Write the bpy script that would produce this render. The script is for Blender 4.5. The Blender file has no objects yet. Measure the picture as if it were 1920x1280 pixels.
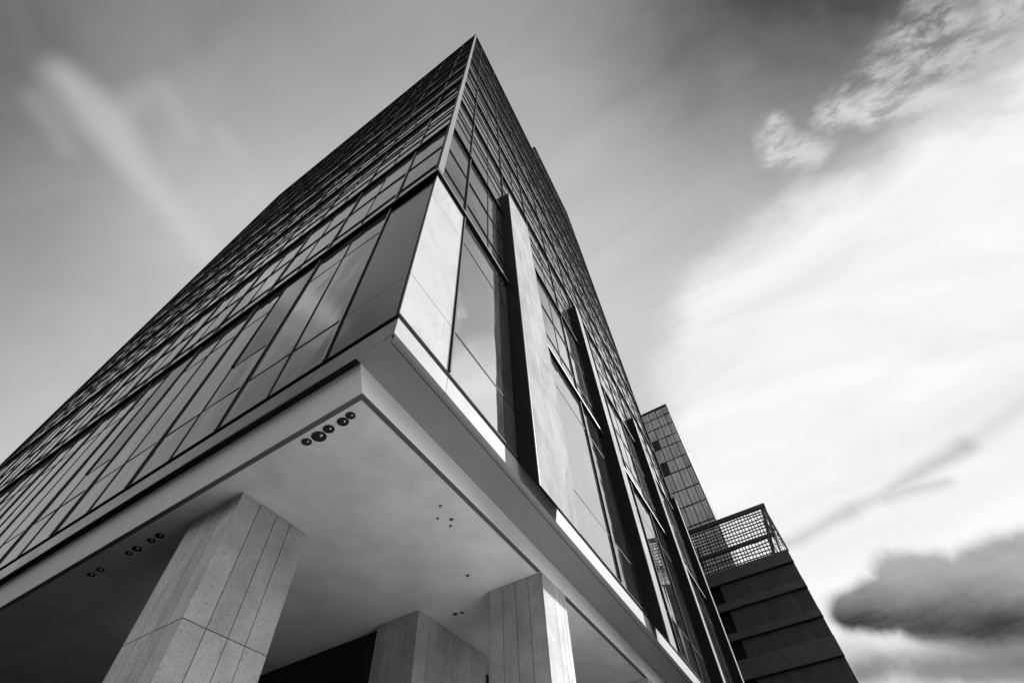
import bpy, math, random
from mathutils import Vector, Matrix
random.seed(7)
sc = bpy.context.scene
C = sc.collection
H = 0.55                                  # the camera is held low, this high above the pavement

# ------------------------------------------------------------------ camera
cam_d = bpy.data.cameras.new('camera')
cam = bpy.data.objects.new('camera', cam_d); C.objects.link(cam)
R_ = Vector((0.83167, 0.55350, -0.04260)); W_ = Vector((-0.29845, 0.51077, 0.80628))
AZ, EL, RO = -0.528965483, 0.938064037, -0.0720965326
fw = Vector((math.sin(AZ)*math.cos(EL), math.cos(AZ)*math.cos(EL), math.sin(EL)))
rt = Vector((math.cos(AZ), -math.sin(AZ), 0)); up = rt.cross(fw)
r2 = rt*math.cos(RO)+up*math.sin(RO); u2 = -rt*math.sin(RO)+up*math.cos(RO)
M = Matrix((r2, u2, -fw)).transposed().to_4x4(); M.translation = (0, 0, H)
cam.matrix_world = M
cam_d.sensor_width = 36; cam_d.lens = 890.31/1920*36
cam_d.clip_start = .05; cam_d.clip_end = 4000
sc.camera = cam

# ------------------------------------------------------------------ exposure
sc.view_settings.view_transform = 'Standard'; sc.view_settings.look = 'None'
sc.view_settings.exposure = 0.52; sc.view_settings.gamma = 1.0
sc.cycles.max_bounces = 8
sc.cycles.caustics_reflective = False; sc.cycles.caustics_refractive = False

# ------------------------------------------------------------------ node helpers
class NT:
    def __init__(s, tree): s.t = tree; s.n = tree.nodes; s.l = tree.links
    def new(s, typ, **kw):
        x = s.n.new(typ)
        for k, v in kw.items(): setattr(x, k, v)
        return x
    def put(s, sock, v):
        if hasattr(v, 'is_linked') or isinstance(v, bpy.types.NodeSocket): s.l.new(v, sock)
        else: sock.default_value = v
    def m(s, op, a, b=0.0, c=0.0, clamp=False):
        x = s.new('ShaderNodeMath', operation=op, use_clamp=clamp)
        s.put(x.inputs[0], a); s.put(x.inputs[1], b); s.put(x.inputs[2], c)
        return x.outputs[0]
    def v(s, op, a, b=(0, 0, 0)):
        x = s.new('ShaderNodeVectorMath', operation=op)
        s.put(x.inputs[0], a)
        if op == 'SCALE': s.put(x.inputs['Scale'], b)
        else: s.put(x.inputs[1], b)
        return x.outputs['Value'] if op in ('DOT_PRODUCT', 'LENGTH') else x.outputs[0]
    def noise(s, vec, scale, detail=4, rough=.55, dist=0., color=False):
        x = s.new('ShaderNodeTexNoise'); s.put(x.inputs['Vector'], vec)
        x.inputs['Scale'].default_value = scale; x.inputs['Detail'].default_value = detail
        x.inputs['Roughness'].default_value = rough; x.inputs['Distortion'].default_value = dist
        return x.outputs['Color' if color else 'Fac']
    def mr(s, v, a, b, c=0., d=1., smooth=True):
        x = s.new('ShaderNodeMapRange', interpolation_type='SMOOTHSTEP' if smooth else 'LINEAR')
        s.put(x.inputs['Value'], v)
        for k, q in zip(('From Min', 'From Max', 'To Min', 'To Max'), (a, b, c, d)): s.put(x.inputs[k], q)
        return x.outputs[0]
    def mapping(s, vec, scale=(1, 1, 1), rot=(0, 0, 0)):
        x = s.new('ShaderNodeMapping'); s.put(x.inputs['Vector'], vec)
        x.inputs['Scale'].default_value = scale; x.inputs['Rotation'].default_value = rot
        return x.outputs[0]
    def mix(s, f, a, b):
        x = s.m('MULTIPLY', s.m('SUBTRACT', b, a), f); return s.m('ADD', a, x)

# ------------------------------------------------------------------ sky (world)
SUN_AZ, SUN_EL = math.radians(55), math.radians(34)      # azimuth counted from +x towards +y
world = bpy.data.worlds.new('World'); sc.world = world; world.use_nodes = True
w = NT(world.node_tree); w.n.clear()
sky = w.new('ShaderNodeTexSky', sky_type='NISHITA'); sky.sun_disc = False
sky.sun_elevation = SUN_EL; sky.sun_rotation = math.radians(90)-SUN_AZ
bw = w.new('ShaderNodeRGBToBW'); w.l.new(sky.outputs[0], bw.inputs[0])
D = w.v('NORMALIZE', w.new('ShaderNodeTexCoord').outputs['Generated'])
def U(x, y, z): return tuple(Vector((x, y, z)).normalized())
def blob(c, k, d=D): return w.m('EXPONENT', w.m('MULTIPLY', w.m('SUBTRACT', w.v('DOT_PRODUCT', d, U(*c)), 1.0), k))
nz = w.v('SUBTRACT', w.noise(D, 2.2, 5, .55, color=True), (.5, .5, .5))
nzf = w.v('SUBTRACT', w.noise(D, 9.0, 7, .6, color=True), (.5, .5, .5))
def add(L, amp, c, k, d): return w.m('ADD', L, w.m('MULTIPLY', blob(c, k, d), amp))
# broad tones of the high overcast, and the strokes of its clouds, as directions on the sky
RBF = [
    (-0.138, (-0.525, -0.342, 0.780), 22),
    (-0.127, (-0.293, -0.186, 0.938), 22),
    (-0.161, (-0.737, -0.153, 0.658), 22),
    (0.209, (-0.570, -0.066, 0.819), 22),
    (0.133, (-0.849, 0.118, 0.514), 22),
    (-0.036, (-0.110, 0.050, 0.993), 22),
    (-0.004, (0.137, 0.193, 0.972), 22),
    (-0.169, (0.285, 0.251, 0.925), 22),
    (-0.069, (0.422, 0.305, 0.853), 22),
    (-0.591, (0.508, 0.360, 0.782), 22),
    (0.208, (0.339, 0.425, 0.840), 22),
    (0.001, (0.114, 0.433, 0.894), 22),
    (-0.157, (0.127, 0.589, 0.798), 22),
    (0.166, (-0.098, 0.585, 0.805), 22),
    (0.278, (0.521, 0.462, 0.717), 22),
    (0.026, (-0.428, 0.064, 0.901), 22),
    (0.131, (0.302, 0.302, 0.905), 5),
    (0.001, (-0.300, -0.100, 0.949), 5),
    (0.059, (0.000, 0.000, 1.000), 5),
    (-0.030, (-0.820, -0.256, 0.512), 5),
    (0.043, (-0.973, 0.102, 0.205), 5),
    (-0.304, (0.600, 0.000, 0.800), 5),
    (-0.012, (0.507, -0.406, 0.761), 5),
    (-0.129, (-0.309, -0.619, 0.722), 5),
    (-0.027, (0.000, -0.707, 0.707), 5),
    (-0.046, (0.000, -0.981, 0.196), 5),
    (0.003, (0.981, 0.000, 0.196), 5),
    (0.266, (0.808, 0.505, 0.303), 5),
    (-0.092, (-0.619, -0.722, 0.309), 5),
    (0.120, (-0.612, 0.764, 0.204), 5),
    (-0.055, (0.722, -0.619, 0.309), 5),
]; BASE =0.444
puff =[ ((0.493,0.403,0.771),(0.521,0.437,0.733),0.034,0.04), ((0.503,0.361,0.785),(0.517,0.406,0.753),0.01,0.018), ((0.549,0.400,0.734),(0.566,0.387,0.728),0.016,0.022), ((0.383,0.435,0.815),(0.468,0.392,0.792),0.012,0.02), ((0.423,0.443,0.791),(0.456,0.428,0.780),0.02,0.02) ]
rim =[ ((0.363,0.442,0.820),(0.419,0.453,0.787),0.006,0.009), ((0.419,0.453,0.787),(0.463,0.454,0.761),0.009,0.014), ((0.463,0.454,0.761),(0.507,0.502,0.700),0.014,0.02), ((0.302,0.419,0.856),(0.289,0.459,0.840),0.008,0.014), ((0.291,0.455,0.842),(0.332,0.482,0.811),0.016,0.014) ]
wisp =[ ((-0.557,-0.252,0.791),(-0.568,-0.194,0.799),0.006,0.018), ((-0.568,-0.194,0.799),(-0.596,-0.103,0.797),0.018,0.002), ((-0.596,-0.103,0.797),(-0.619,0.023,0.785),0.003,0.008) ]
wisp2 =[ ((-0.524,-0.191,0.830),(-0.491,-0.182,0.852),0.01,0.007), ((-0.491,-0.182,0.852),(-0.511,-0.121,0.851),0.006,0.003), ((-0.482,-0.096,0.871),(-0.487,-0.044,0.873),0.004,0.003), ((-0.593,-0.249,0.766),(-0.620,-0.195,0.760),0.006,0.003) ]
streak =[ ((-0.009,0.902,0.431),(0.103,0.892,0.441),0.000,0.004), ((0.103,0.892,0.441),(0.167,0.880,0.445),0.002,-0.002), ((0.167,0.880,0.445),(0.282,0.844,0.456),0.001,0.003), ((0.154,0.884,0.441),(0.234,0.873,0.428),0.002,-0.002) ]
streak2 =[ ((0.282,0.844,0.456),(0.370,0.806,0.462),0.003,0.003) ]
low =[ ((0.018,0.945,0.327),(0.126,0.940,0.317),0.01,0.032), ((0.120,0.943,0.309),(0.184,0.943,0.276),0.04,0.042), ((0.192,0.939,0.286),(0.259,0.923,0.284),0.045,0.05), ((0.106,0.934,0.341),(0.152,0.934,0.323),0.018,0.022) ]
strip =[ ((-0.013,0.967,0.256),(0.203,0.957,0.208),0.008,0.016) ]
gap =[ ((-0.033,0.958,0.284),(0.211,0.953,0.219),0.01,0.008) ]
Dw2 = w.v('ADD', D, w.v('ADD', w.v('SCALE', nz, .08), w.v('SCALE', nzf, .085)))
Ds = w.v('ADD', D, w.v('SCALE', nz, .09))
st = w.m('SUBTRACT', w.noise(w.mapping(D, (1.2, 6.0, 5.0), (.5, .35, .9)), 1.6, 6, .55, .6), .5)
L = w.m('ADD', w.m('MULTIPLY', bw.outputs[0], .01), BASE-.02)
for a_, c_, k_ in RBF: L = w.m('ADD', L, w.m('MULTIPLY', blob(c_, k_, Ds), a_))
L = w.m('MULTIPLY', L, w.m('ADD', 1., w.m('MULTIPLY', st, .30)))
L = w.m('MAXIMUM', L, .05)
def stroke(seg, soft, d):
    a, b, r0, r1 = seg; a = Vector(a); ba = Vector(b)-a
    pa = w.v('SUBTRACT', d, tuple(a))
    h = w.m('MULTIPLY', w.v('DOT_PRODUCT', pa, tuple(ba)), 1/ba.length_squared, clamp=True)
    q = w.new('ShaderNodeVectorMath', operation='SCALE'); q.inputs[0].default_value = tuple(ba); w.l.new(h, q.inputs['Scale'])
    dist = w.v('LENGTH', w.v('SUBTRACT', pa, q.outputs[0]))
    return w.mr(w.m('SUBTRACT', dist, w.m('MULTIPLY_ADD', h, r1-r0, r0)), soft, -.3*soft)
def strokes(segs, soft, d):
    m_ = None
    for q in segs:
        x = stroke(q, soft, d); m_ = x if m_ is None else w.m('MAXIMUM', m_, x)
    return m_
# the large bright bank of cloud
n1, n2 = (.088, .808, -.583), (-.883, -.375, .283)
m1 = w.mr(w.m('ADD', w.v('DOT_PRODUCT', Dw2, n1), w.m('MULTIPLY', st, .12)), -.045, .075)
m2 = w.mr(w.v('DOT_PRODUCT', Dw2, n2), .05, -.075)
bank = w.m('MULTIPLY', m1, m2)
bankL = w.m('ADD', w.m('MULTIPLY', st, .36), .90)
L = w.mix(bank, L, bankL)
# torn fair-weather puffs along its upper edge
Dr = w.v('ADD', D, w.v('ADD', w.v('SCALE', nzf, .035), w.v('SCALE', w.v('SUBTRACT', w.noise(D, 30, 6, .65, color=True), (.5, .5, .5)), .035)))
fib = w.mr(w.noise(w.mapping(D, (9, 22, 14), (.4, -.5, .7)), 1.9, 8, .68, .4), .36, .64)
L = w.mix(w.m('MULTIPLY', w.m('MULTIPLY', strokes(puff, .034, Dr), fib), .80), L, .56)
L = w.mix(w.m('MULTIPLY', w.m('MULTIPLY', strokes(rim, .026, Dr), w.mr(fib, 0., 1., .30, 1.)), .85), L, .68)
# soft wisps on the left
Dv = w.v('ADD', D, w.v('SCALE', nzf, .02))
L = w.mix(w.m('MULTIPLY', strokes(wisp, .036, Dv), .50), L, .66)
L = w.mix(w.m('MULTIPLY', strokes(wisp2, .024, Dv), .18), L, .62)
nzs = w.noise(D, 16, 6, .6)
# grey streak and the low dark cloud on the right
L = w.mix(w.m('MULTIPLY', w.m('MULTIPLY', strokes(streak, .021, Dv), w.mr(nzs, .25, .7, .8, 1.)), .50), L, .28)
L = w.mix(w.m('MULTIPLY', strokes(streak2, .022, Dv), .28), L, .45)
Dl = w.v('ADD', D, w.v('ADD', w.v('SCALE', nzf, .035), w.v('SCALE', w.v('SUBTRACT', w.noise(D, 14, 6, .6, color=True), (.5, .5, .5)), .018)))
lm = strokes(low, .040, Dl)
lowL = w.m('ADD', w.mr(w.v('DOT_PRODUCT', Dl, (.26, -.32, .911)), .06, -.02, .42, .08), w.m('MULTIPLY', w.m('SUBTRACT', w.noise(w.mapping(D, (4, 4, 14)), 2.6, 7, .62), .5), .26))
L = w.mix(w.mr(lm, .0, .7), L, lowL)
gm = w.m('MULTIPLY', strokes(gap, .022, Dl), .7); L = w.mix(gm, L, .50)
L = w.mix(w.m('MULTIPLY', strokes(strip, .022, Dl), .85), L, .17)
L = w.m('MINIMUM', w.m('MAXIMUM', L, .03), .95)
# glow patches added to the unseen sky to light the beams; horizon dimmed there
L = add(L, 3.4, (-.02, -.84, .54), 24, D)
L = add(L, 2.0, (.92, -.20, .36), 12, D)
sx = w.new('ShaderNodeSeparateXYZ'); w.l.new(D, sx.inputs[0])
L = w.m('MULTIPLY', L, w.mr(w.m('ADD', sx.outputs[2], w.m('MAXIMUM', sx.outputs[1], 0.)), .12, .34, .12, 1.))
cmb = w.new('ShaderNodeCombineColor')
L10 = w.m('MULTIPLY', L, 10.0)
for i in range(3): w.l.new(L10, cmb.inputs[i])
bg = w.new('ShaderNodeBackground'); w.l.new(cmb.outputs[0], bg.inputs[0]); bg.inputs[1].default_value = .071
wo = w.new('ShaderNodeOutputWorld'); w.l.new(bg.outputs[0], wo.inputs[0])

# ------------------------------------------------------------------ sun
sl = bpy.data.lights.new('sun', 'SUN'); sl.energy = 5.0; sl.angle = math.radians(2.0); sl.color = (1, 1, 1)
sun = bpy.data.objects.new('sun', sl); C.objects.link(sun)
sd = Vector((math.cos(SUN_AZ)*math.cos(SUN_EL), math.sin(SUN_AZ)*math.cos(SUN_EL), math.sin(SUN_EL)))
sun.rotation_euler = sd.to_track_quat('Z', 'Y').to_euler(); sun.location = sd*60

# ------------------------------------------------------------------ materials
def g(v): return (v, v, v, 1)
def mat(name, base=.5, rough=.6, metal=0., spec=.5, var=0., vscale=2., vmap=(1, 1, 1), bump=0., bscale=8., speck=0., rvar=0., cracks=0., isl=0.):
    m = bpy.data.materials.new(name); m.use_nodes = True
    t = NT(m.node_tree); b = t.n['Principled BSDF']
    co = t.new('ShaderNodeTexCoord').outputs['Object']
    col = None
    if var or speck or cracks or isl:
        n1_ = t.noise(t.mapping(co, vmap), vscale, 7, .62, .4)
        f = t.mr(n1_, .25, .75, 1-var, 1+var, smooth=False)
        if speck:
            n2_ = t.noise(co, 34, 3, .6); f = t.m('MULTIPLY', f, t.mr(n2_, .26, .40, 1-speck, 1.))
            n3_ = t.noise(co, 90, 2, .6); f = t.m('MULTIPLY', f, t.mr(n3_, .25, .6, 1-speck*.4, 1.03))
        if cracks:
            n4_ = t.noise(t.mapping(co, (1, 1, .35), (.3, .2, 0)), 1.3, 6, .6, 1.2)
            cr = t.m('ABSOLUTE', t.m('SUBTRACT', n4_, .5)); f = t.m('MULTIPLY', f, t.mr(cr, .0, .02, 1-cracks, 1.))
        if isl: f = t.m('MULTIPLY', f, t.mr(t.new('ShaderNodeNewGeometry').outputs['Random Per Island'], 0, 1, 1-isl, 1+isl, smooth=False))
        col = t.m('MULTIPLY', f, base)
        cc = t.new('ShaderNodeCombineColor')
        for i in range(3): t.l.new(col, cc.inputs[i])
        t.l.new(cc.outputs[0], b.inputs['Base Color'])
    else: b.inputs['Base Color'].default_value = g(base)
    b.inputs['Metallic'].default_value = metal
    b.inputs['Specular IOR Level'].default_value = spec
    if rvar: t.l.new(t.mr(t.noise(co, 1.7, 5, .6), .3, .7, max(rough-rvar, .01), rough+rvar), b.inputs['Roughness'])
    else: b.inputs['Roughness'].default_value = rough
    if bump:
        bp = t.new('ShaderNodeBump'); bp.inputs['Distance'].default_value = bump; bp.inputs['Strength'].default_value = 1
        t.l.new(t.noise(co, bscale, 4, .6), bp.inputs['Height']); t.l.new(bp.outputs[0], b.inputs['Normal'])
    return m
def glass_mat(name, tint, dust, wave, rough=.02):
    """coated facade glass: a dark mirror with slightly rippled panes and a film of dust"""
    m = bpy.data.materials.new(name); m.use_nodes = True
    t = NT(m.node_tree); b = t.n['Principled BSDF']; out = t.n['Material Output']
    co = t.new('ShaderNodeTexCoord').outputs['Object']
    b.inputs['Metallic'].default_value = 1.
    tv = t.m('MULTIPLY', t.mr(t.new('ShaderNodeNewGeometry').outputs['Random Per Island'], 0, 1, .78, 1.16, smooth=False), tint)
    tc = t.new('ShaderNodeCombineColor')
    for i in range(3): t.l.new(tv, tc.inputs[i])
    t.l.new(tc.outputs[0], b.inputs['Base Color'])
    t.l.new(t.mr(t.noise(co, .9, 4, .6), .3, .7, rough*.5, rough*1.8), b.inputs['Roughness'])
    pane = t.new('ShaderNodeNewGeometry').outputs['Random Per Island']
    off = t.new('ShaderNodeCombineXYZ'); t.l.new(t.m('MULTIPLY', pane, 37.), off.inputs[0]); t.l.new(t.m('MULTIPLY', pane, 91.), off.inputs[2])
    hgt = t.noise(t.mapping(t.v('ADD', co, off.outputs[0]), (1, 1, .55)), 1.15, 2, .45, .3)
    bp = t.new('ShaderNodeBump'); bp.inputs['Distance'].default_value = wave; bp.inputs['Strength'].default_value = 1
    t.l.new(hgt, bp.inputs['Height']); t.l.new(bp.outputs[0], b.inputs['Normal'])
    df = t.new('ShaderNodeBsdfDiffuse'); df.inputs[0].default_value = g(.45)
    mx = t.new('ShaderNodeMixShader')
    t.l.new(t.mr(t.noise(t.mapping(co, (1, 1, .4)), 1.2, 6, .65, .5), .3, .75, dust*.6, dust*1.5), mx.inputs[0])
    t.l.new(b.outputs[0], mx.inputs[1]); t.l.new(df.outputs[0], mx.inputs[2]); t.l.new(mx.outputs[0], out.inputs[0])
    return m
MT = dict(
 glass=glass_mat('facade_glass', .48, .08, .017),
 glass_dark=glass_mat('open_window_glass', .13, .03, .006),
 glass_far=mat('distant_glass', .11, .25, .25, isl=.30, var=.45, vscale=.35, vmap=(1, 1, .5), bump=.05, bscale=.8),
 glass_lit=glass_mat('lit_facade_glass', .74, .10, .012),  # same facade glass, its bright sky reflection put into a lighter tint
 glass_b=glass_mat('shaded_facade_glass', .24, .03, .012),  # same facade glass, dark reflections of the base bays put into the tint
 frame=mat('bronze_frame', .016, .6, .0, spec=.15, var=.2),
 capA=mat('anodised_cap', .38, .35, .8, var=.1),
 capB=mat('grey_cap', .10, .6, .0, spec=.15, var=.1),
 trim=mat('aluminium_trim', .28, .5, .4, spec=.2, var=.08, vscale=4),
 reveal=mat('shadow_gap', .012, .8, spec=.1),
 band=mat('floor_band_metal', .012, .7, .0, spec=.08, var=.2),
 panelA=mat('polished_metal_panel', .27, .12, 1., var=.10, vscale=.9, bump=.0010, bscale=1.3, rvar=.05),
 panelB=mat('pale_stone_panel', .41, .8, spec=.08, var=.14, vscale=1.3, vmap=(1, 1, .7), bump=.0006, bscale=18, cracks=.10),
 fascia=mat('brushed_fascia_metal', .33, .22, .9, var=.10, vscale=1.6, bump=.002, bscale=1.4, rvar=.06),
 fasciaB=mat('pale_fascia_metal', .36, .60, .0, spec=.12, var=.06, vscale=1.3, bump=.0015, bscale=1.2, rvar=.05),
 white=mat('white_soffit_paint', .86, .6, spec=.2, var=.16, vscale=1.1, bump=.0008, bscale=2.),
 beam=mat('white_beam_paint', .86, .38, spec=.4, var=.05, vscale=1.6),
 rim=mat('grey_edge_trim', .12, .5),
 strip=mat('grey_soffit_panel', .27, .42, spec=.4, var=.08, vscale=1.2),
 stone=mat('pale_travertine', .47, .8, spec=.08, var=.24, vscale=2.4, bump=.002, bscale=40, speck=.65, isl=.10),
 stone2=mat('grey_travertine', .42, .6, spec=.25, var=.28, vscale=1.6, bump=.0012, bscale=40, speck=.55),
 fin=mat('fin_stone', .34, .85, spec=.05, var=.30, vscale=1.9, vmap=(1, 1, .6), bump=.0015, bscale=14, cracks=.14, isl=.08),
 finside=mat('fin_side_shade', .013, .7, .0, spec=.08, var=.22, vscale=1.2),  # fin sides near-black: their shade is put into the colour
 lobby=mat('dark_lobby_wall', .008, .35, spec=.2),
 concrete=mat('dark_concrete', .06, .7, spec=.2, var=.28, vscale=.8, vmap=(1.5, 1.5, .5), bump=.004, bscale=3),
 ledge=mat('concrete_ledge', .08, .65, spec=.2, var=.25, vscale=1.2),
 cage=mat('dark_steel_mesh', .03, .5, .4),
 paving=mat('bounce_paving', .80, .7, var=.12, vscale=.7, speck=.15),
 dim_paving=mat('low_bounce_paving', .02, .6, var=.15, vscale=1.2, speck=.2),
 asphalt=mat('asphalt', .035, .85, var=.2, vscale=2),
 lens=mat('lamp_lens', .35, .2, .9),
 lamp=mat('lamp_housing', .03, .35, .6),
)

# ------------------------------------------------------------------ mesh helpers
class MB:
    def __init__(s): s.v = []; s.f = []; s.m = []
    def hexa(s, p, mi=0):
        """p: four points of the bottom ring, four of the top ring"""
        o = len(s.v); s.v += [tuple(q) for q in p]
        for a in ((0, 3, 2, 1), (4, 5, 6, 7), (0, 1, 5, 4), (1, 2, 6, 5), (2, 3, 7, 6), (3, 0, 4, 7)):
            s.f.append(tuple(o+i for i in a)); s.m.append(mi)
    def prism(s, pts, z0, z1, mi=0):
        n = len(pts); o = len(s.v)
        s.v += [(q[0], q[1], z0) for q in pts]+[(q[0], q[1], z1) for q in pts]
        s.f.append(tuple(o+i for i in reversed(range(n)))); s.f.append(tuple(o+n+i for i in range(n))); s.m += [mi, mi]
        for i in range(n):
            j = (i+1) % n; s.f.append((o+i, o+j, o+n+j, o+n+i)); s.m.append(mi)
    def bar(s, a, b, r, mi=0, n=4):
        a = Vector(a); b = Vector(b); d = (b-a).normalized()
        x = d.cross(Vector((0, 0, 1)) if abs(d.z) < .9 else Vector((1, 0, 0))).normalized(); y = d.cross(x)
        ring = [x*math.cos(k*2*math.pi/n+math.pi/4)*r*1.414+y*math.sin(k*2*math.pi/n+math.pi/4)*r*1.414 for k in range(n)] if n == 4 else [x*math.cos(k*2*math.pi/n)*r+y*math.sin(k*2*math.pi/n)*r for k in range(n)]
        o = len(s.v); s.v += [tuple(a+q) for q in ring]+[tuple(b+q) for q in ring]
        s.f.append(tuple(o+i for i in reversed(range(n)))); s.f.append(tuple(o+n+i for i in range(n))); s.m += [mi, mi]
        for i in range(n):
            j = (i+1) % n; s.f.append((o+i, o+j, o+n+j, o+n+i)); s.m.append(mi)
    def build(s, name, mats, parent=None, bevel=0., smooth=False):
        me = bpy.data.meshes.new(name); me.from_pydata(s.v, [], s.f)
        mats = mats if isinstance(mats, (list, tuple)) else [mats]
        for k in mats: me.materials.append(MT[k])
        for p, mi in zip(me.polygons, s.m): p.material_index = mi; p.use_smooth = smooth
        import bmesh
        bm = bmesh.new(); bm.from_mesh(me); bmesh.ops.recalc_face_normals(bm, faces=bm.faces); bm.to_mesh(me); bm.free()
        o = bpy.data.objects.new(name, me); C.objects.link(o)
        if parent is not None: o.parent = parent; o.matrix_parent_inverse = parent.matrix_basis.inverted()
        if bevel:
            bv = o.modifiers.new('bevel', 'BEVEL'); bv.width = bevel; bv.segments = 2; bv.limit_method = 'ANGLE'
        return o
def thing(name, label, cat, loc=(0, 0, 0), group=None):
    o = bpy.data.objects.new(name, None); C.objects.link(o); o.location = loc; o.empty_display_size = .3
    o['label'] = label; o['category'] = cat
    if group: o['group'] = group
    return o
def struct(o): o['kind'] = 'structure'; return o

# ------------------------------------------------------------------ tower frames
C0 = Vector((-2.42572874, 1.76723457, 0))
Ad = Vector((-1, 0, 0)); nA = Vector((0, -1, 0))
_c = math.cos(4.80548657); _s = math.sin(4.80548657)
Bd = Vector((_c, _s, 0)); Bd = -Bd if Bd.y < 0 else Bd
nB = Vector((Bd.y, -Bd.x, 0))
K = 1.0975                                   # mitre factor of the 84.7 degree corner
def FA(u, o, z): return C0+Ad*u+nA*o+Vector((0, 0, z+H))
def FB(u, o, z): return C0+Bd*u+nB*o+Vector((0, 0, z+H))
def Q(s, t):                                 # s metres in from the left face, t metres in from the right face
    return Vector((C0.x+(-t-.0929*s)/.99567, C0.y+s))
def fbox(mb, F, u0, u1, o0, o1, z0, z1, mi=0, mitre=False):
    a0 = u0-K*o0 if mitre else u0; a1 = u0-K*o1 if mitre else u0
    mb.hexa([F(a0, o0, z0), F(u1, o0, z0), F(u1, o1, z0), F(a1, o1, z0), F(a0, o0, z1), F(u1, o0, z1), F(u1, o1, z1), F(a1, o1, z1)], mi)

LA, LB = 23.6, 20.7
ZB, Z1, ZT, ZT2, FH = 4.415, 9.30, 46.66, 55.1, 4.2
BAND = .06
tower = thing('office_tower', 'tall glass office tower with sharp corner, raised on square stone columns', 'office tower', (C0.x-1, C0.y+1, 0))
T = tower
# inner body that the curtain wall hangs on
b = MB(); b.prism([Q(.25, .25), Q(LB-.1, .25), Q(LB-.1, 22.5), Q(.25, 22.5)], ZB+H+.05, ZT+H-.4)
b.build('core_wall', 'reveal', T)

levels = [ZB]+[Z1+FH*k for k in range(9)]+[ZT-.55]
def floor_z(i): return (levels[i]+(BAND if i else .0), levels[i+1])

# glass: every opening between two posts and two floor bands is one window
wins = []
def pane_verts(F, u0, u1, z0, z1, amp):
    t = [random.uniform(-amp, amp) for _ in range(4)]
    return [F(u0, t[0], z0), F(u1, t[1], z0), F(u1, t[2], z1), F(u0, t[3], z1)]
def win_geo(F, u0, u1, z0, z1, subs, vs, amp=.004):
    """panes and thin bars of one window; subs: heights of the transoms, vs: places of the slim posts"""
    pn = []; fr = []
    zs = [z0]+[q for q in subs if z0+.1 < q < z1-.1]+[z1]; us = [u0]+vs+[u1]
    for i in range(len(zs)-1):
        for j in range(len(us)-1): pn.append(pane_verts(F, us[j], us[j+1], zs[i], zs[i+1], amp))
    for q in zs[1:-1]: fr.append((u0, u1, q-.012, q+.012, .022 if z0 > 6 else .006))
    for q in vs: fr.append((q-.008, q+.008, z0, z1, .012))
    if fr:
        for (x0, x1, za, zb_) in ((u0, u0+.008, z0, z1), (u1-.008, u1, z0, z1)): fr.append((x0, x1, za, zb_, .009))
    return pn, fr
def emit(F, pn, fr):
    a = MB(); c = MB()
    for p in pn:
        o = len(a.v); a.v += [tuple(q) for q in p]; a.f.append((o, o+1, o+2, o+3)); a.m.append(0)
    for (x0, x1, za, zb, d) in fr: fbox(c, F, x0, x1, -.01, d, za, zb)
    return a, c
A_posts = [1.15+1.96*k for k in range(12)]; A_posts = [q for q in A_posts if q < LA-.5]
B_posts = [.97+1.96*k for k in range(11)]; B_posts = [q for q in B_posts if q < LB-.5]
fins = [(2.74, 1.32, 14.92), (8.42, .50, 16.1), (14.5, .45, 15.05), (20.15, .40, 14.3)]
def bays(posts, Lm): 
    e = [0.03]+posts+[Lm]; return [(e[i], e[i+1]) for i in range(len(e)-1)]
def transoms(i):
    z0 = levels[i]
    if i == 0: return [5.33, 8.22]
    if i == 1: return [z0+.87, z0+2.37]
    return [z0+1.43, z0+2.30, z0+2.85]
for F, posts, Lm, side in ((FA, A_posts, LA, 'A'), (FB, B_posts, LB, 'B')):
    for (u0, u1) in bays(posts, Lm):
        for i in range(10):
            z0, z1 = floor_z(i)
            if i == 0 and u0 < .1: continue                       # solid corner panel
            vs = [(u0+u1)/2] if (u1-u0 > 1.5 and ((side == 'A' and i < 4) or (side == 'B' and i > 0))) else []
            um = (u0+u1)/2; c = F(um, 0, (z0+z1)/2)-Vector((0, 0, H)); n = nA if side == 'A' else nB
            vis = (u1-u0)*(z1-z0)*abs(c.normalized().dot(n))/c.length_squared
            if (side == 'A' and c.length > 0 and um > 11 and i == 0): vis *= .2
            wins.append((vis, F, u0+.02, u1-.02, z0, z1, transoms(i), vs, side, i))
wins.sort(key=lambda q: -q[0])
rest_p = MB(); rest_f = MB()
for k, (vis, F, u0, u1, z0, z1, tr, vs, side, i) in enumerate(wins):
    pn, fr = win_geo(F, u0, u1, z0, z1, tr, vs, .005 if i else .003)
    a, c = emit(F, pn, fr)
    if k < 100:
        wo_ = a.build('window', ('glass_lit' if u0 < 2 else 'glass_b') if (side == 'B' and i == 0 and not 3.9 < u0 < 5.) else 'glass', T)
        if c.v: c.build('frame', 'frame', wo_)
    else:
        o = len(rest_p.v); rest_p.v += a.v; rest_p.f += [tuple(q+o for q in f) for f in a.f]; rest_p.m += a.m
        o = len(rest_f.v); rest_f.v += c.v; rest_f.f += [tuple(q+o for q in f) for f in c.f]; rest_f.m += c.m
# windows of the taller rear block
UB0 = 12.4
for k in range(4):
    for i in range(2):
        u0 = UB0+.1+k*2.05; z0 = ZT+.2+i*4.1
        pn, fr = win_geo(FB, u0, u0+2.0, z0, z0+3.7, [z0+1.3, z0+2.4], [])
        a, c = emit(FB, pn, fr)
        o = len(rest_p.v); rest_p.v += a.v; rest_p.f += [tuple(q+o for q in f) for f in a.f]; rest_p.m += a.m
        o = len(rest_f.v); rest_f.v += c.v; rest_f.f += [tuple(q+o for q in f) for f in c.f]; rest_f.m += c.m
o = rest_p.build('upper_window', 'glass', T); o['kind'] = 'stuff'
q = rest_f.build('upper_window_frame', 'frame', T); q['kind'] = 'stuff'
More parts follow.
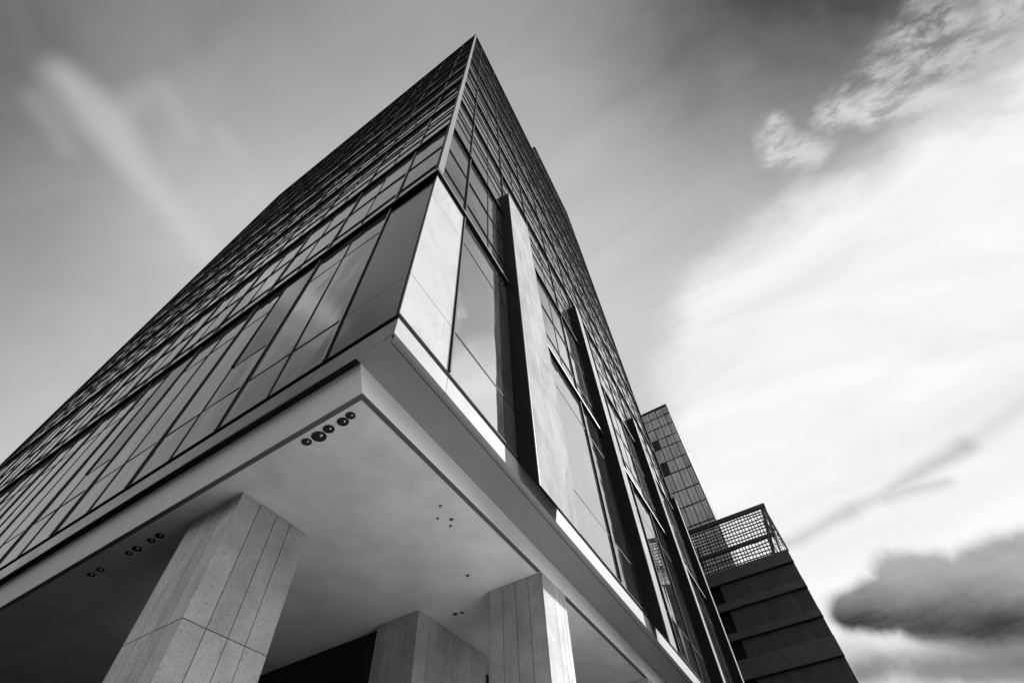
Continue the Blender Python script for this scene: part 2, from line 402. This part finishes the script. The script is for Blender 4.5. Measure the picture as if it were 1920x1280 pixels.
# tilted dark sashes on the left face
for (u0, u1, z0, z1) in ((3.15, 4.06, 6.35, 9.24), (7.10, 7.98, 6.0, 9.24)):
    s_ = MB(); s_.hexa([FA(u0, .006, z0), FA(u1, .006, z0), FA(u1, .008, z0), FA(u0, .008, z0), FA(u0, .010, z1), FA(u1, .010, z1), FA(u1, .016, z1), FA(u0, .016, z1)])
    so = s_.build('open_sash', 'glass_dark', T); so['label'] = 'darker window sash tilted slightly open'
    s_ = MB(); fbox(s_, FA, u1, u1+.022, .0, .028, z0+.02, z1); s_.build('sash_frame', 'frame', so)

# floor bands: a thin projecting ledge on every storey
for i in range(1, 11):
    z = levels[i]
    for F, Lm, md in ((FA, LA, 'band'), (FB, LB, 'band')):
        mb = MB(); fbox(mb, F, 0, Lm, -.03, .082 if F is FA else .075, z, z+BAND, 0, True)
        fbox(mb, F, 0, Lm, .083 if F is FA else .076, .086 if F is FA else .079, z+.012, z+BAND+.004, 1, True)
        mb.build('floor_band', [md, 'capB' if F is FB else 'capA'], T)
# vertical posts
for F, posts, Lm in ((FA, A_posts, LA), (FB, B_posts, LB)):
    for u in posts:
        mb = MB()
        if F is FB and any(f0-.05 < u < f0+fw_+.05 for f0, fw_, _ in fins):
            zt0 = [ft for f0, fw_, ft in fins if f0-.05 < u < f0+fw_+.05][0]
        else: zt0 = ZB
        dm = .026 if F is FA else .036
        fbox(mb, F, u-.013, u+.013, -.02, dm, zt0, ZT-.55, 0)
        fbox(mb, F, u-.014, u+.014, dm, dm+.004, zt0, ZT-.55, 2 if F is FA else 1)
        mb.build('mullion', ['frame', 'capB', 'capA'], T)
# corner trim, above the solid corner panel
mb = MB(); fbox(mb, FB, 0, .055, -.02, .092, Z1+.06, ZT, 0, True); mb.build('corner_trim', 'trim', T)
mb = MB(); fbox(mb, FA, 0, .03, -.02, .060, Z1+.06, ZT, 0, True); mb.build('corner_trim', 'frame', T)
# corner panels of the lowest tall storey
for (za, zb_) in ((ZB, 5.322), (5.334, 8.214), (8.226, Z1)):
    mb = MB(); fbox(mb, FA, 0, 1.13, -.04, .004, za, zb_, 0, True); mb.build('corner_panel', 'panelA', T, .002)
    mb = MB(); fbox(mb, FB, 0, .945, -.04, .010, za, zb_, 0, True); mb.build('corner_panel', 'panelB', T, .002)
mb = MB(); fbox(mb, FA, .02, 1.13, -.05, -.02, ZB, Z1, 0); fbox(mb, FB, .02, .95, -.05, -.02, ZB, Z1, 0); mb.build('panel_backing', 'reveal', T)
mb = MB(); fbox(mb, FA, .035, .045, .0, .012, ZB, Z1, 0); mb.build('corner_trim', 'frame', T)
# light B-side panel strip edge and sill
mb = MB(); fbox(mb, FB, .0, LB, .076, .083, Z1+.0, Z1+.055, 0, True); mb.build('band_trim', 'trim', T)
# roof coping
for F, Lm in ((FA, LA), (FB, LB)):
    mb = MB(); fbox(mb, F, 0, Lm, -.4, .10, ZT-.55, ZT, 0, True); mb.build('roof_coping', 'band', T)
# chamfered end of the left face
mb = MB(); mb.hexa([FA(LA, .10, ZB), FA(LA+1.2, -1.1, ZB), FA(LA+1.1, -1.6, ZB), FA(LA, -.6, ZB), FA(LA, .10, ZT), FA(LA+1.2, -1.1, ZT), FA(LA+1.1, -1.6, ZT), FA(LA, -.6, ZT)])
mb.build('end_panel', 'band', T)
mb = MB(); fbox(mb, FB, LB, LB+.08, -22, .10, -H, ZT+8., 0); mb.build('end_panel', 'band', T)
# taller block on the roof
mb = MB(); mb.prism([FB(UB0, -.02, 0), FB(LB, -.02, 0), FB(LB, -9, 0), FB(UB0, -9, 0)], ZT+H-.5, ZT2+H-.3); mb.build('roof_block_wall', 'band', T)
mb = MB(); fbox(mb, FB, UB0-.05, LB+.05, -.3, .08, ZT2-.45, ZT2, 0); fbox(mb, FB, UB0-.05, LB+.05, -9, -.301, ZT2-.44, ZT2-.01, 0)
for k in range(1, 4): fbox(mb, FB, UB0+.05+k*2.05, UB0+.12+k*2.05, -.02, .06, ZT, ZT2-.45, 0)
fbox(mb, FB, UB0, LB, -.02, .07, ZT+3.95, ZT+4.15, 0); mb.build('roof_coping', 'frame', T)
mb = MB(); fbox(mb, FB, UB0-.02, UB0, -8.9, -.05, ZT, ZT2-.5, 0); mb.build('end_panel', 'ledge', T)

# ------------------------------------------------------------------ canopy: reveal, fascia, underside, beam, soffit
def gpan(F, cuts, o0, o1, z0, z1, first_mitre=True):
    mb = MB()
    for i in range(len(cuts)-1):
        fbox(mb, F, cuts[i]+(0 if i == 0 else .003), cuts[i+1]-.003, o0, o1, z0, z1, 0, first_mitre and i == 0)
    return mb
mb = MB(); fbox(mb, FA, 0, LA, -.30, -.035, 4.335, ZB-.0, 0, True); fbox(mb, FB, 0, LB, -.30, -.035, 4.334, ZB-.0, 0, True); mb.build('shadow_gap', 'reveal', T)
cA = [0, 1.17]+[1.17+1.96*k for k in range(1, 12)]+[LA]
cB = [0, .97, 3.42, 5.9, 8.9, 12, 15, 18, LB]
gpan(FA, cA, -.014, .0, 4.05, 4.33).build('fascia', 'fascia', T, .0015)
gpan(FB, cB, -.055, .0, 4.05, 4.33).build('fascia', 'fasciaB', T, .0015)
# glazing sill
for F, Lm in ((FA, LA), (FB, LB)):
    mb = MB(); fbox(mb, F, 0, Lm, -.06, .012, ZB-.018, ZB-.004, 0, True); mb.build('window_sill', 'capB' if F is FB else 'frame', T)
# underside strip along the right face, and a black strip painted as the shadow along the left face
def qpoly(mb, pts, z0, z1, mi=0): mb.prism([Q(s, t) for s, t in pts], z0+H, z1+H, mi)
LS = 36.
mb = MB(); qpoly(mb, [(.016, .060), (LB, .060), (LB, .556), (.016, .556)], 4.056, 4.10)
mb.build('canopy_underside', 'strip', T)
mb = MB(); qpoly(mb, [(.016, .556), (.094, .556), (.094, LA), (.016, LA)], 4.052, 4.10); mb.build('slot_shade', 'reveal', T)
# small rim on the underside strip
mb = MB(); qpoly(mb, [(.066, .100), (LB, .100), (LB, .106), (.066, .106)], 4.050, 4.056); mb.build('underside_joint', 'reveal', T)
# beams
zb = 3.717
mb = MB(); qpoly(mb, [(.238, .556), (4.462, .556), (4.462, .64), (.312, .64)], zb+.004, 4.056)
qpoly(mb, [(4.467, .556), (5.255, .556), (5.255, .64), (4.467, .64)], zb+.004, 4.056)
qpoly(mb, [(5.260, .556), (9.40, .556), (9.40, .64), (5.260, .64)], zb+.004, 4.056)
qpoly(mb, [(9.405, .556), (LB, .556), (LB, .64), (9.405, .64)], zb+.004, 4.056)
mb.build('edge_beam', 'beam', T, .002)
mb = MB()
def q3(s_, t_, z_): v = Q(s_, t_); return Vector((v.x, v.y, z_+H))
sec = [(.094, 4.051), (.2382, zb+.004), (.312, zb+.004), (.312, 4.5), (.094, 4.5)]
o = 0; n = len(sec)
mb.v = [tuple(q3(a, .557, b)) for a, b in sec]+[tuple(q3(a, LA, b)) for a, b in sec]
mb.f = [tuple(range(n)), tuple(range(2*n-1, n-1, -1))]+[(i, (i+1) % n, n+(i+1) % n, n+i) for i in range(n)]; mb.m = [0]*(n+2)
mb.build('edge_beam', 'beam', T)
mb = MB()
qpoly(mb, [(.2385, .5565), (.30, .618), (4.40, .618), (4.40, .5565)], zb-.006, zb+.003)
qpoly(mb, [(5.30, .5565), (5.30, .618), (9.37, .618), (9.37, .5565)], zb-.006, zb+.003)
qpoly(mb, [(10.2, .5565), (10.2, .618), (LB, .618), (LB, .5565)], zb-.006, zb+.003)
mb.build('edge_trim', 'rim', T)
mb = MB(); qpoly(mb, [(.2385, .5585), (.2385, LA), (.30, LA), (.30, .620)], zb-.006, zb+.003); mb.build('edge_trim', 'rim', T)
mb = MB(); qpoly(mb, [(.308, .626), (.308, LA), (LB, LA), (LB, .626)], zb+.006, zb+.10); mb.build('soffit', 'white', T)

# ------------------------------------------------------------------ stone clad columns
def column(s0, s1, t0, t1, sj, tj, ztop, jz, m, label):
    """slabs with open joints over a dark core; sj, tj joint places measured from the outer corner"""
    mb = MB(); d = .03; gp = .005
    qpoly(mb, [(s0+d, t0+d), (s1-d, t0+d), (s1-d, t1-d), (s0+d, t1-d)], -H, ztop, 1)
    zs = [-H]+[q for q in (jz-2.88, jz-1.44, jz) if q > -H+.2]+[ztop-.006]
    S = [s0]+[s0+q for q in sj]+[s1]; Tt = [t0]+[t0+q for q in tj]+[t1]
    for i in range(len(zs)-1):
        z0, z1 = zs[i]+gp, zs[i+1]-gp
        for j in range(len(S)-1):
            a, c = S[j]+(gp if j else 0), S[j+1]-(gp if j < len(S)-2 else 0)
            for tt in ((t0, t0+d), (t1-d, t1)): qpoly(mb, [(a, tt[0]), (c, tt[0]), (c, tt[1]), (a, tt[1])], z0, z1)
        for j in range(len(Tt)-1):
            a, c = Tt[j]+(gp if j else d+.001), Tt[j+1]-(gp if j < len(Tt)-2 else d+.001)
            for ss in ((s0, s0+d), (s1-d, s1)): qpoly(mb, [(ss[0], a), (ss[1], a), (ss[1], c), (ss[0], c)], z0, z1)
    o = mb.build('column', [m, 'reveal'], T); o['label'] = label
    return o
zc = zb+.006
column(.58, 1.66, 2.80, 3.79, [.28, .55, .78], [.27, .48, .72], zc, 2.275, 'stone', 'pale pitted stone column nearest the corner with one level joint')
column(4.43, 5.28, .5565, 1.53, [.42, .59, .72], [.25, .48, .72], zc, .9, 'stone', 'stone column standing flush with the edge beam')
column(4.21, 6.35, 2.77, 3.66, [.33, .59, 1.03, 1.65], [.24, .50, .71], zc, .9, 'stone', 'broad stone pier in the shade behind')
column(9.38, 10.2, .5565, 1.50, [.28, .55], [.25, .48, .72], zc, .9, 'stone', 'far stone column at the edge of the frame')
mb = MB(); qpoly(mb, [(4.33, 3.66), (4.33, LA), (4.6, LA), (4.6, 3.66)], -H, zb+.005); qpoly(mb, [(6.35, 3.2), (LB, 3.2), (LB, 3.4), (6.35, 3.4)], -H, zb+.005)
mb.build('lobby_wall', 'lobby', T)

# ------------------------------------------------------------------ fins on the right face
for k, (f0, fwid, ft) in enumerate(fins):
    e = T
    mb = MB(); d = .30
    def sh(u0, u1, o0, o1, z1, mi):
        zb0, zb1 = 4.405-max(o0, 0)*1.955, 4.405-o1*1.955
        mb.hexa([FB(u0, o0, zb0), FB(u1, o0, zb0), FB(u1, o1, zb1), FB(u0, o1, zb1), FB(u0, o0, z1), FB(u1, o0, z1), FB(u1, o1, z1), FB(u0, o1, z1)], mi)
    sh(f0+.012, f0+fwid-.012, -.02, d-.03, ft-.01, 0)
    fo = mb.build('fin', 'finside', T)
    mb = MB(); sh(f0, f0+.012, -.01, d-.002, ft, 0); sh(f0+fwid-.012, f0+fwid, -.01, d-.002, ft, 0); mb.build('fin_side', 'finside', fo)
    mb = MB()
    js = [f0+.006, f0+fwid*.5, f0+fwid-.006] if fwid > 1 else [f0+.006, f0+fwid-.006]
    zs = [4.1, 7.3, 10.4, 12.9, ft-.003]
    for i in range(len(js)-1):
        a, c = js[i]+(.003 if i else 0), js[i+1]-(.003 if i < len(js)-2 else 0)
        for j in range(len(zs)-1):
            if j == 0:
                mb.hexa([FB(a, d-.03, 4.405-(d-.03)*1.955), FB(c, d-.03, 4.405-(d-.03)*1.955), FB(c, d+.001, 4.405-d*1.955), FB(a, d+.001, 4.405-d*1.955), FB(a, d-.03, zs[1]-.003), FB(c, d-.03, zs[1]-.003), FB(c, d+.001, zs[1]-.003), FB(a, d+.001, zs[1]-.003)])
            else: fbox(mb, FB, a, c, d-.03, d+.001, zs[j]+.003, zs[j+1]-(.003 if j < 3 else 0))
    mb.build('fin_front', 'fin', fo)
    mb = MB(); sh(f0-.004, f0+.006, d-.012, d+.004, ft, 0); mb.build('fin_edge', 'trim', fo)

# ------------------------------------------------------------------ recessed lamps in the soffit
def ring(mb, c, r0, r1, z0, z1, n, mi):
    o = len(mb.v)
    for (r, z) in ((r0, z0), (r1, z0), (r1, z1), (r0, z1)):
        mb.v += [(c[0]+r*math.cos(6.2832*k/n), c[1]+r*math.sin(6.2832*k/n), z) for k in range(n)]
    for a in range(4):
        b_ = (a+1) % 4
        for k in range(n):
            j = (k+1) % n; mb.f.append((o+a*n+k, o+a*n+j, o+b_*n+j, o+b_*n+k)); mb.m.append(mi)
def lamp(s, t, r, label, group, tilt=0., el=1.12):
    c = Q(s, t); z = zb+H
    e = thing('downlight', label, 'ceiling lamp', (c.x, c.y, z), group)
    mb = MB(); ring(mb, c, r*.90, r, z-.003, z+.006, 20, 0); ring(mb, c, r*.02, r*.90, z+.003, z+.005, 20, 0)
    mb.v = [(c.x+(v[0]-c.x)*el, v[1], v[2]) for v in mb.v]; mb.build('housing', 'lamp', e, smooth=False)
    mb = MB()
    n = 16; o = len(mb.v)
    for (q, dz) in ((0, -.020), (.22, -.014), (.34, .003)):
        mb.v += [(c.x+r*q*math.cos(6.2832*k/n)+(.35+tilt*.1)*r, c.y+r*q*math.sin(6.2832*k/n), z+dz) for k in range(n)]
    for a in range(2):
        for k in range(n):
            j = (k+1) % n; mb.f.append((o+a*n+k, o+a*n+j, o+(a+1)*n+j, o+(a+1)*n+k)); mb.m.append(0)
    mb.build('lens', 'lens', e, smooth=True)
G1 = 'dark recessed lamps in the white soffit'
lamp(.41, 1.55, .055, 'dark round lamp in white soffit, first of the row coming from the big column', G1)
lamp(.43, 1.375, .078, 'largest dark lamp in white soffit, middle of the row near the corner', G1)
lamp(.41, 1.205, .060, 'dark lamp in white soffit beside the largest one, towards the corner', G1)
lamp(.42, 1.00, .060, 'small dark lamp in soffit, second from the outer corner', G1)
lamp(.40, .87, .050, 'small dark lamp in soffit, nearest the outer corner', G1)
for k, (t, r) in enumerate(((4.40, .055), (4.58, .05), (4.90, .06), (5.08, .045), (5.75, .05), (5.98, .05))):
    lamp(.53, t, r, ['dim lamp in the shaded soffit left of the big column, closest to it', 'dim lamp left of the big column, second from it', 'brightest lens in the shaded soffit left of the big column', 'dim lamp in the shaded soffit, fourth from the big column', 'dim lamp in the shaded soffit, fifth from the big column', 'dim lamp in the shaded soffit, farthest left from the big column'][k], G1)
G2 = 'small fittings scattered over the soffit'
for (s, t, r, lb) in ((2.23, .94, .018, 'tiny dark fitting in soffit, highest of the small cluster'), (2.42, 1.12, .018, 'tiny dark fitting in soffit, leftmost of the small cluster'), (2.55, .98, .024, 'tiny fitting with bright lens, right of the small cluster'), (2.66, 1.07, .018, 'tiny dark fitting in soffit, lowest of the small cluster'),
                      (3.83, 1.55, .026, 'single small dark fitting halfway between cluster and stone columns'), (4.69, 2.36, .040, 'shiny lamp in soffit between the two stone columns, left of a pair'), (4.72, 2.24, .032, 'shiny lamp in soffit between the two stone columns, right of a pair')):
    lamp(s, t, r, lb, G2, 1.)

# ------------------------------------------------------------------ low building with a caged roof
def at(x, Y, z, k=2.): return Vector((x*k, Y*k, z*k+H))       # the point (x, 23, z) seen from the eye, pushed to its real distance
e1 = thing('concrete_block', 'dark panelled concrete building with level ledges and an open mesh cage on its roof', 'building', (-4, 50, 0))
def ybox(mb, x0, x1, z0, z1, y0, y1, mi=0):
    """x and z read on the plane at 46 m; right side runs along the street direction"""
    mb.hexa([(x0, y0, z0), (x1, y0, z0), (x1-.093*(y1-y0), y1, z0), (x0, y1, z0), (x0, y0, z1), (x1, y0, z1), (x1-.093*(y1-y0), y1, z1), (x0, y1, z1)], mi)
Y0 = 46.; XR = -.86; XL = -8.2
mb = MB(); ybox(mb, -20, XR-.06, 0, 21.3+H, Y0+.3, Y0+16); mb.build('wall', 'concrete', e1)
ledges = [(20.48, 21.5), (18.35, 18.95), (16.1, 16.62), (13.4, 14.72), (10.6, 11.6), (7.6, 8.9), (4.4, 5.8), (1.2, 2.6)]
for i, (z0, z1) in enumerate(ledges):
    mb = MB(); ybox(mb, -20, XR, z0+H, z1+H, Y0-.10 if i else Y0-.16, Y0+.30); 
    ybox(mb, -20, XR+.02, z0+H-.04, z0+H, Y0-.2, Y0+.28, 1)
    mb.build('ledge', ['ledge', 'concrete'], e1)
for i in range(len(ledges)-1):
    zt_, zb_ = ledges[i][0], ledges[i+1][1]
    for k in range(6):
        x0 = XR-.02-(k+1)*1.09; x1 = XR-.02-k*1.09
        mb = MB(); ybox(mb, x0+.012, x1-.012, zb_+H+.02, zt_+H-.06, Y0+random.uniform(-.012, .012), Y0+.29); mb.build('wall_panel', 'concrete', e1)
    mb = MB(); ybox(mb, -20, -7.44, zb_+H, zt_+H-.05, Y0+.2, Y0+.296); mb.build('window', 'reveal', e1)
# the roof cage
zc0, zc1 = 21.5+H, 26.1+H
cg = MB()
ybox(cg, -8.6, -.80, zc1-.36, zc1, Y0-.1, Y0+.2); ybox(cg, -8.6, -1.2, 23.05+H, 23.35+H, Y0, Y0+.25)
cg.bar((-.92, Y0, zc1-.1), (-.84, Y0, zc0-.1), .07)
cg.bar((-1.05, Y0+.1, zc1-.2), (-2.06, Y0+.1, zc0), .13)
cg.bar((-.84, Y0, zc1-.05), (-.84-.093*9, Y0+9, zc1-.05), .1); cg.bar((-.84-.093*9, Y0+9, zc1), (-.84-.093*9, Y0+9, zc0), .09)
cg.build('cage_frame', 'cage', e1)
cg = MB(); x = -8.5
while x < -1.1:
    j = random.uniform(-.04, .04); xb = x-.18+random.uniform(-.05, .05)
    cg.bar((x+j, Y0+.1, zc1-.3), ((x+xb)/2+random.uniform(-.05, .05), Y0+.1, (zc0+zc1)/2), .042); cg.bar(((x+xb)/2, Y0+.1, (zc0+zc1)/2), (xb, Y0+.1, zc0), .042)
    x += .29
z = zc0+.25
while z < zc1-.3:
    x0 = -8.6
    xr = -1.05-(zc1-z)/(zc1-zc0)*1.0
    n = 6; pts = [(-8.6+(xr+8.6)*i/n, Y0+.12, z+random.uniform(-.05, .05)) for i in range(n+1)]
    for i in range(n): cg.bar(pts[i], pts[i+1], .04)
    z += .315
cg.build('mesh_screen', 'cage', e1)
cg = MB()
for k in range(6):
    a = k/6; cg.bar((-1.05-a*.9, Y0+.05, zc1-.3-a*4.), (-.84, Y0+.05, zc0+.6-a*.3 if k else zc0+2.8), .02)
for k in range(5):
    cg.bar((-.95-.0*k, Y0+.05, zc1-.5-k*.3), (-1.9+k*.22, Y0+.05, zc0), .022)
cg.build('mesh_screen', 'cage', e1)

# ------------------------------------------------------------------ distant glazed tower
e2 = thing('glazed_tower', 'distant slim tower with square grid of worn glass panels behind the main tower', 'tower', (-12, 70, 0))
Y2 = 64.; xr2 = -7.52; zt2 = 58.9
mb = MB(); ybox(mb, -24, xr2, 0, zt2+H, Y2+.15, Y2+14); mb.build('wall', 'concrete', e2)
mb = MB(); ybox(mb, -24.1, xr2+.06, zt2+H-.35, zt2+H+.1, Y2-.06, Y2+14.1); mb.build('roof_coping', 'frame', e2)
cols2 = [(-8.35, -7.66), (-9.62, -8.45), (-10.90, -9.72), (-12.1, -11.0), (-13.3, -12.2)]
rows2 = [(57.0, 58.5), (54.9, 56.8), (52.6, 54.7), (50.8, 52.4), (48.1, 50.6), (45.8, 47.9), (42.6, 45.6), (39.9, 42.4), (36.9, 39.7), (33.8, 36.7), (31.0, 33.6), (28.1, 30.8), (25.2, 27.9), (22.3, 25.0)]
for (z0, z1) in rows2:
    for ci, (x0, x1) in enumerate(cols2):
        mb = MB(); tl = [random.uniform(-.04, .04) for _ in range(4)]
        mb.hexa([(x0, Y2+tl[0], z0+H), (x1, Y2+tl[1], z0+H), (x1, Y2+.14, z0+H), (x0, Y2+.14, z0+H), (x0, Y2+tl[2], z1+H), (x1, Y2+tl[3], z1+H), (x1, Y2+.14, z1+H), (x0, Y2+.14, z1+H)])
        mb.build('window', 'glass_far' if not (ci >= 3 and random.random() < .3) else 'frame', e2)
mb = MB()
for x in (-7.66+.05, -8.40, -9.67, -10.95, -12.15): ybox(mb, x-.05, x+.05, 2, zt2+H-.3, Y2-.07, Y2+.14)
for x in (-8.05, -9.0, -10.3, -11.6): ybox(mb, x-.018, x+.018, 2, zt2+H-.3, Y2-.06, Y2+.13)
mb.build('mullion', 'frame', e2)

# ------------------------------------------------------------------ ground
def sheet(name, m, pts, z):
    me = bpy.data.meshes.new(name); me.from_pydata([(x, y, z) for x, y in pts], [], [tuple(range(len(pts)))]); me.materials.append(MT[m])
    o = bpy.data.objects.new(name, me); C.objects.link(o); return struct(o)
sheet('ground', 'asphalt', [(-1500, -1500), (1500, -1500), (1500, 1500), (-1500, 1500)], -.12)
mb = MB(); mb.prism([(-2.6, 1.5), (9, 1.5), (9, 8), (-2.6, 8)], -.12, 0)  # unseen pale patch added to bounce sunlight up to the soffit
struct(mb.build('bounce_patch', 'paving'))
mb = MB(); mb.prism([(-60, -7), (9, -7), (9, 1.496), (-2.604, 1.496), (-2.604, 8.004), (9, 8.004), (9, 120), (-60, 120)], -.12, -.001)  # unseen ground kept near-black so that little light bounces back
struct(mb.build('pavement', 'dim_paving'))
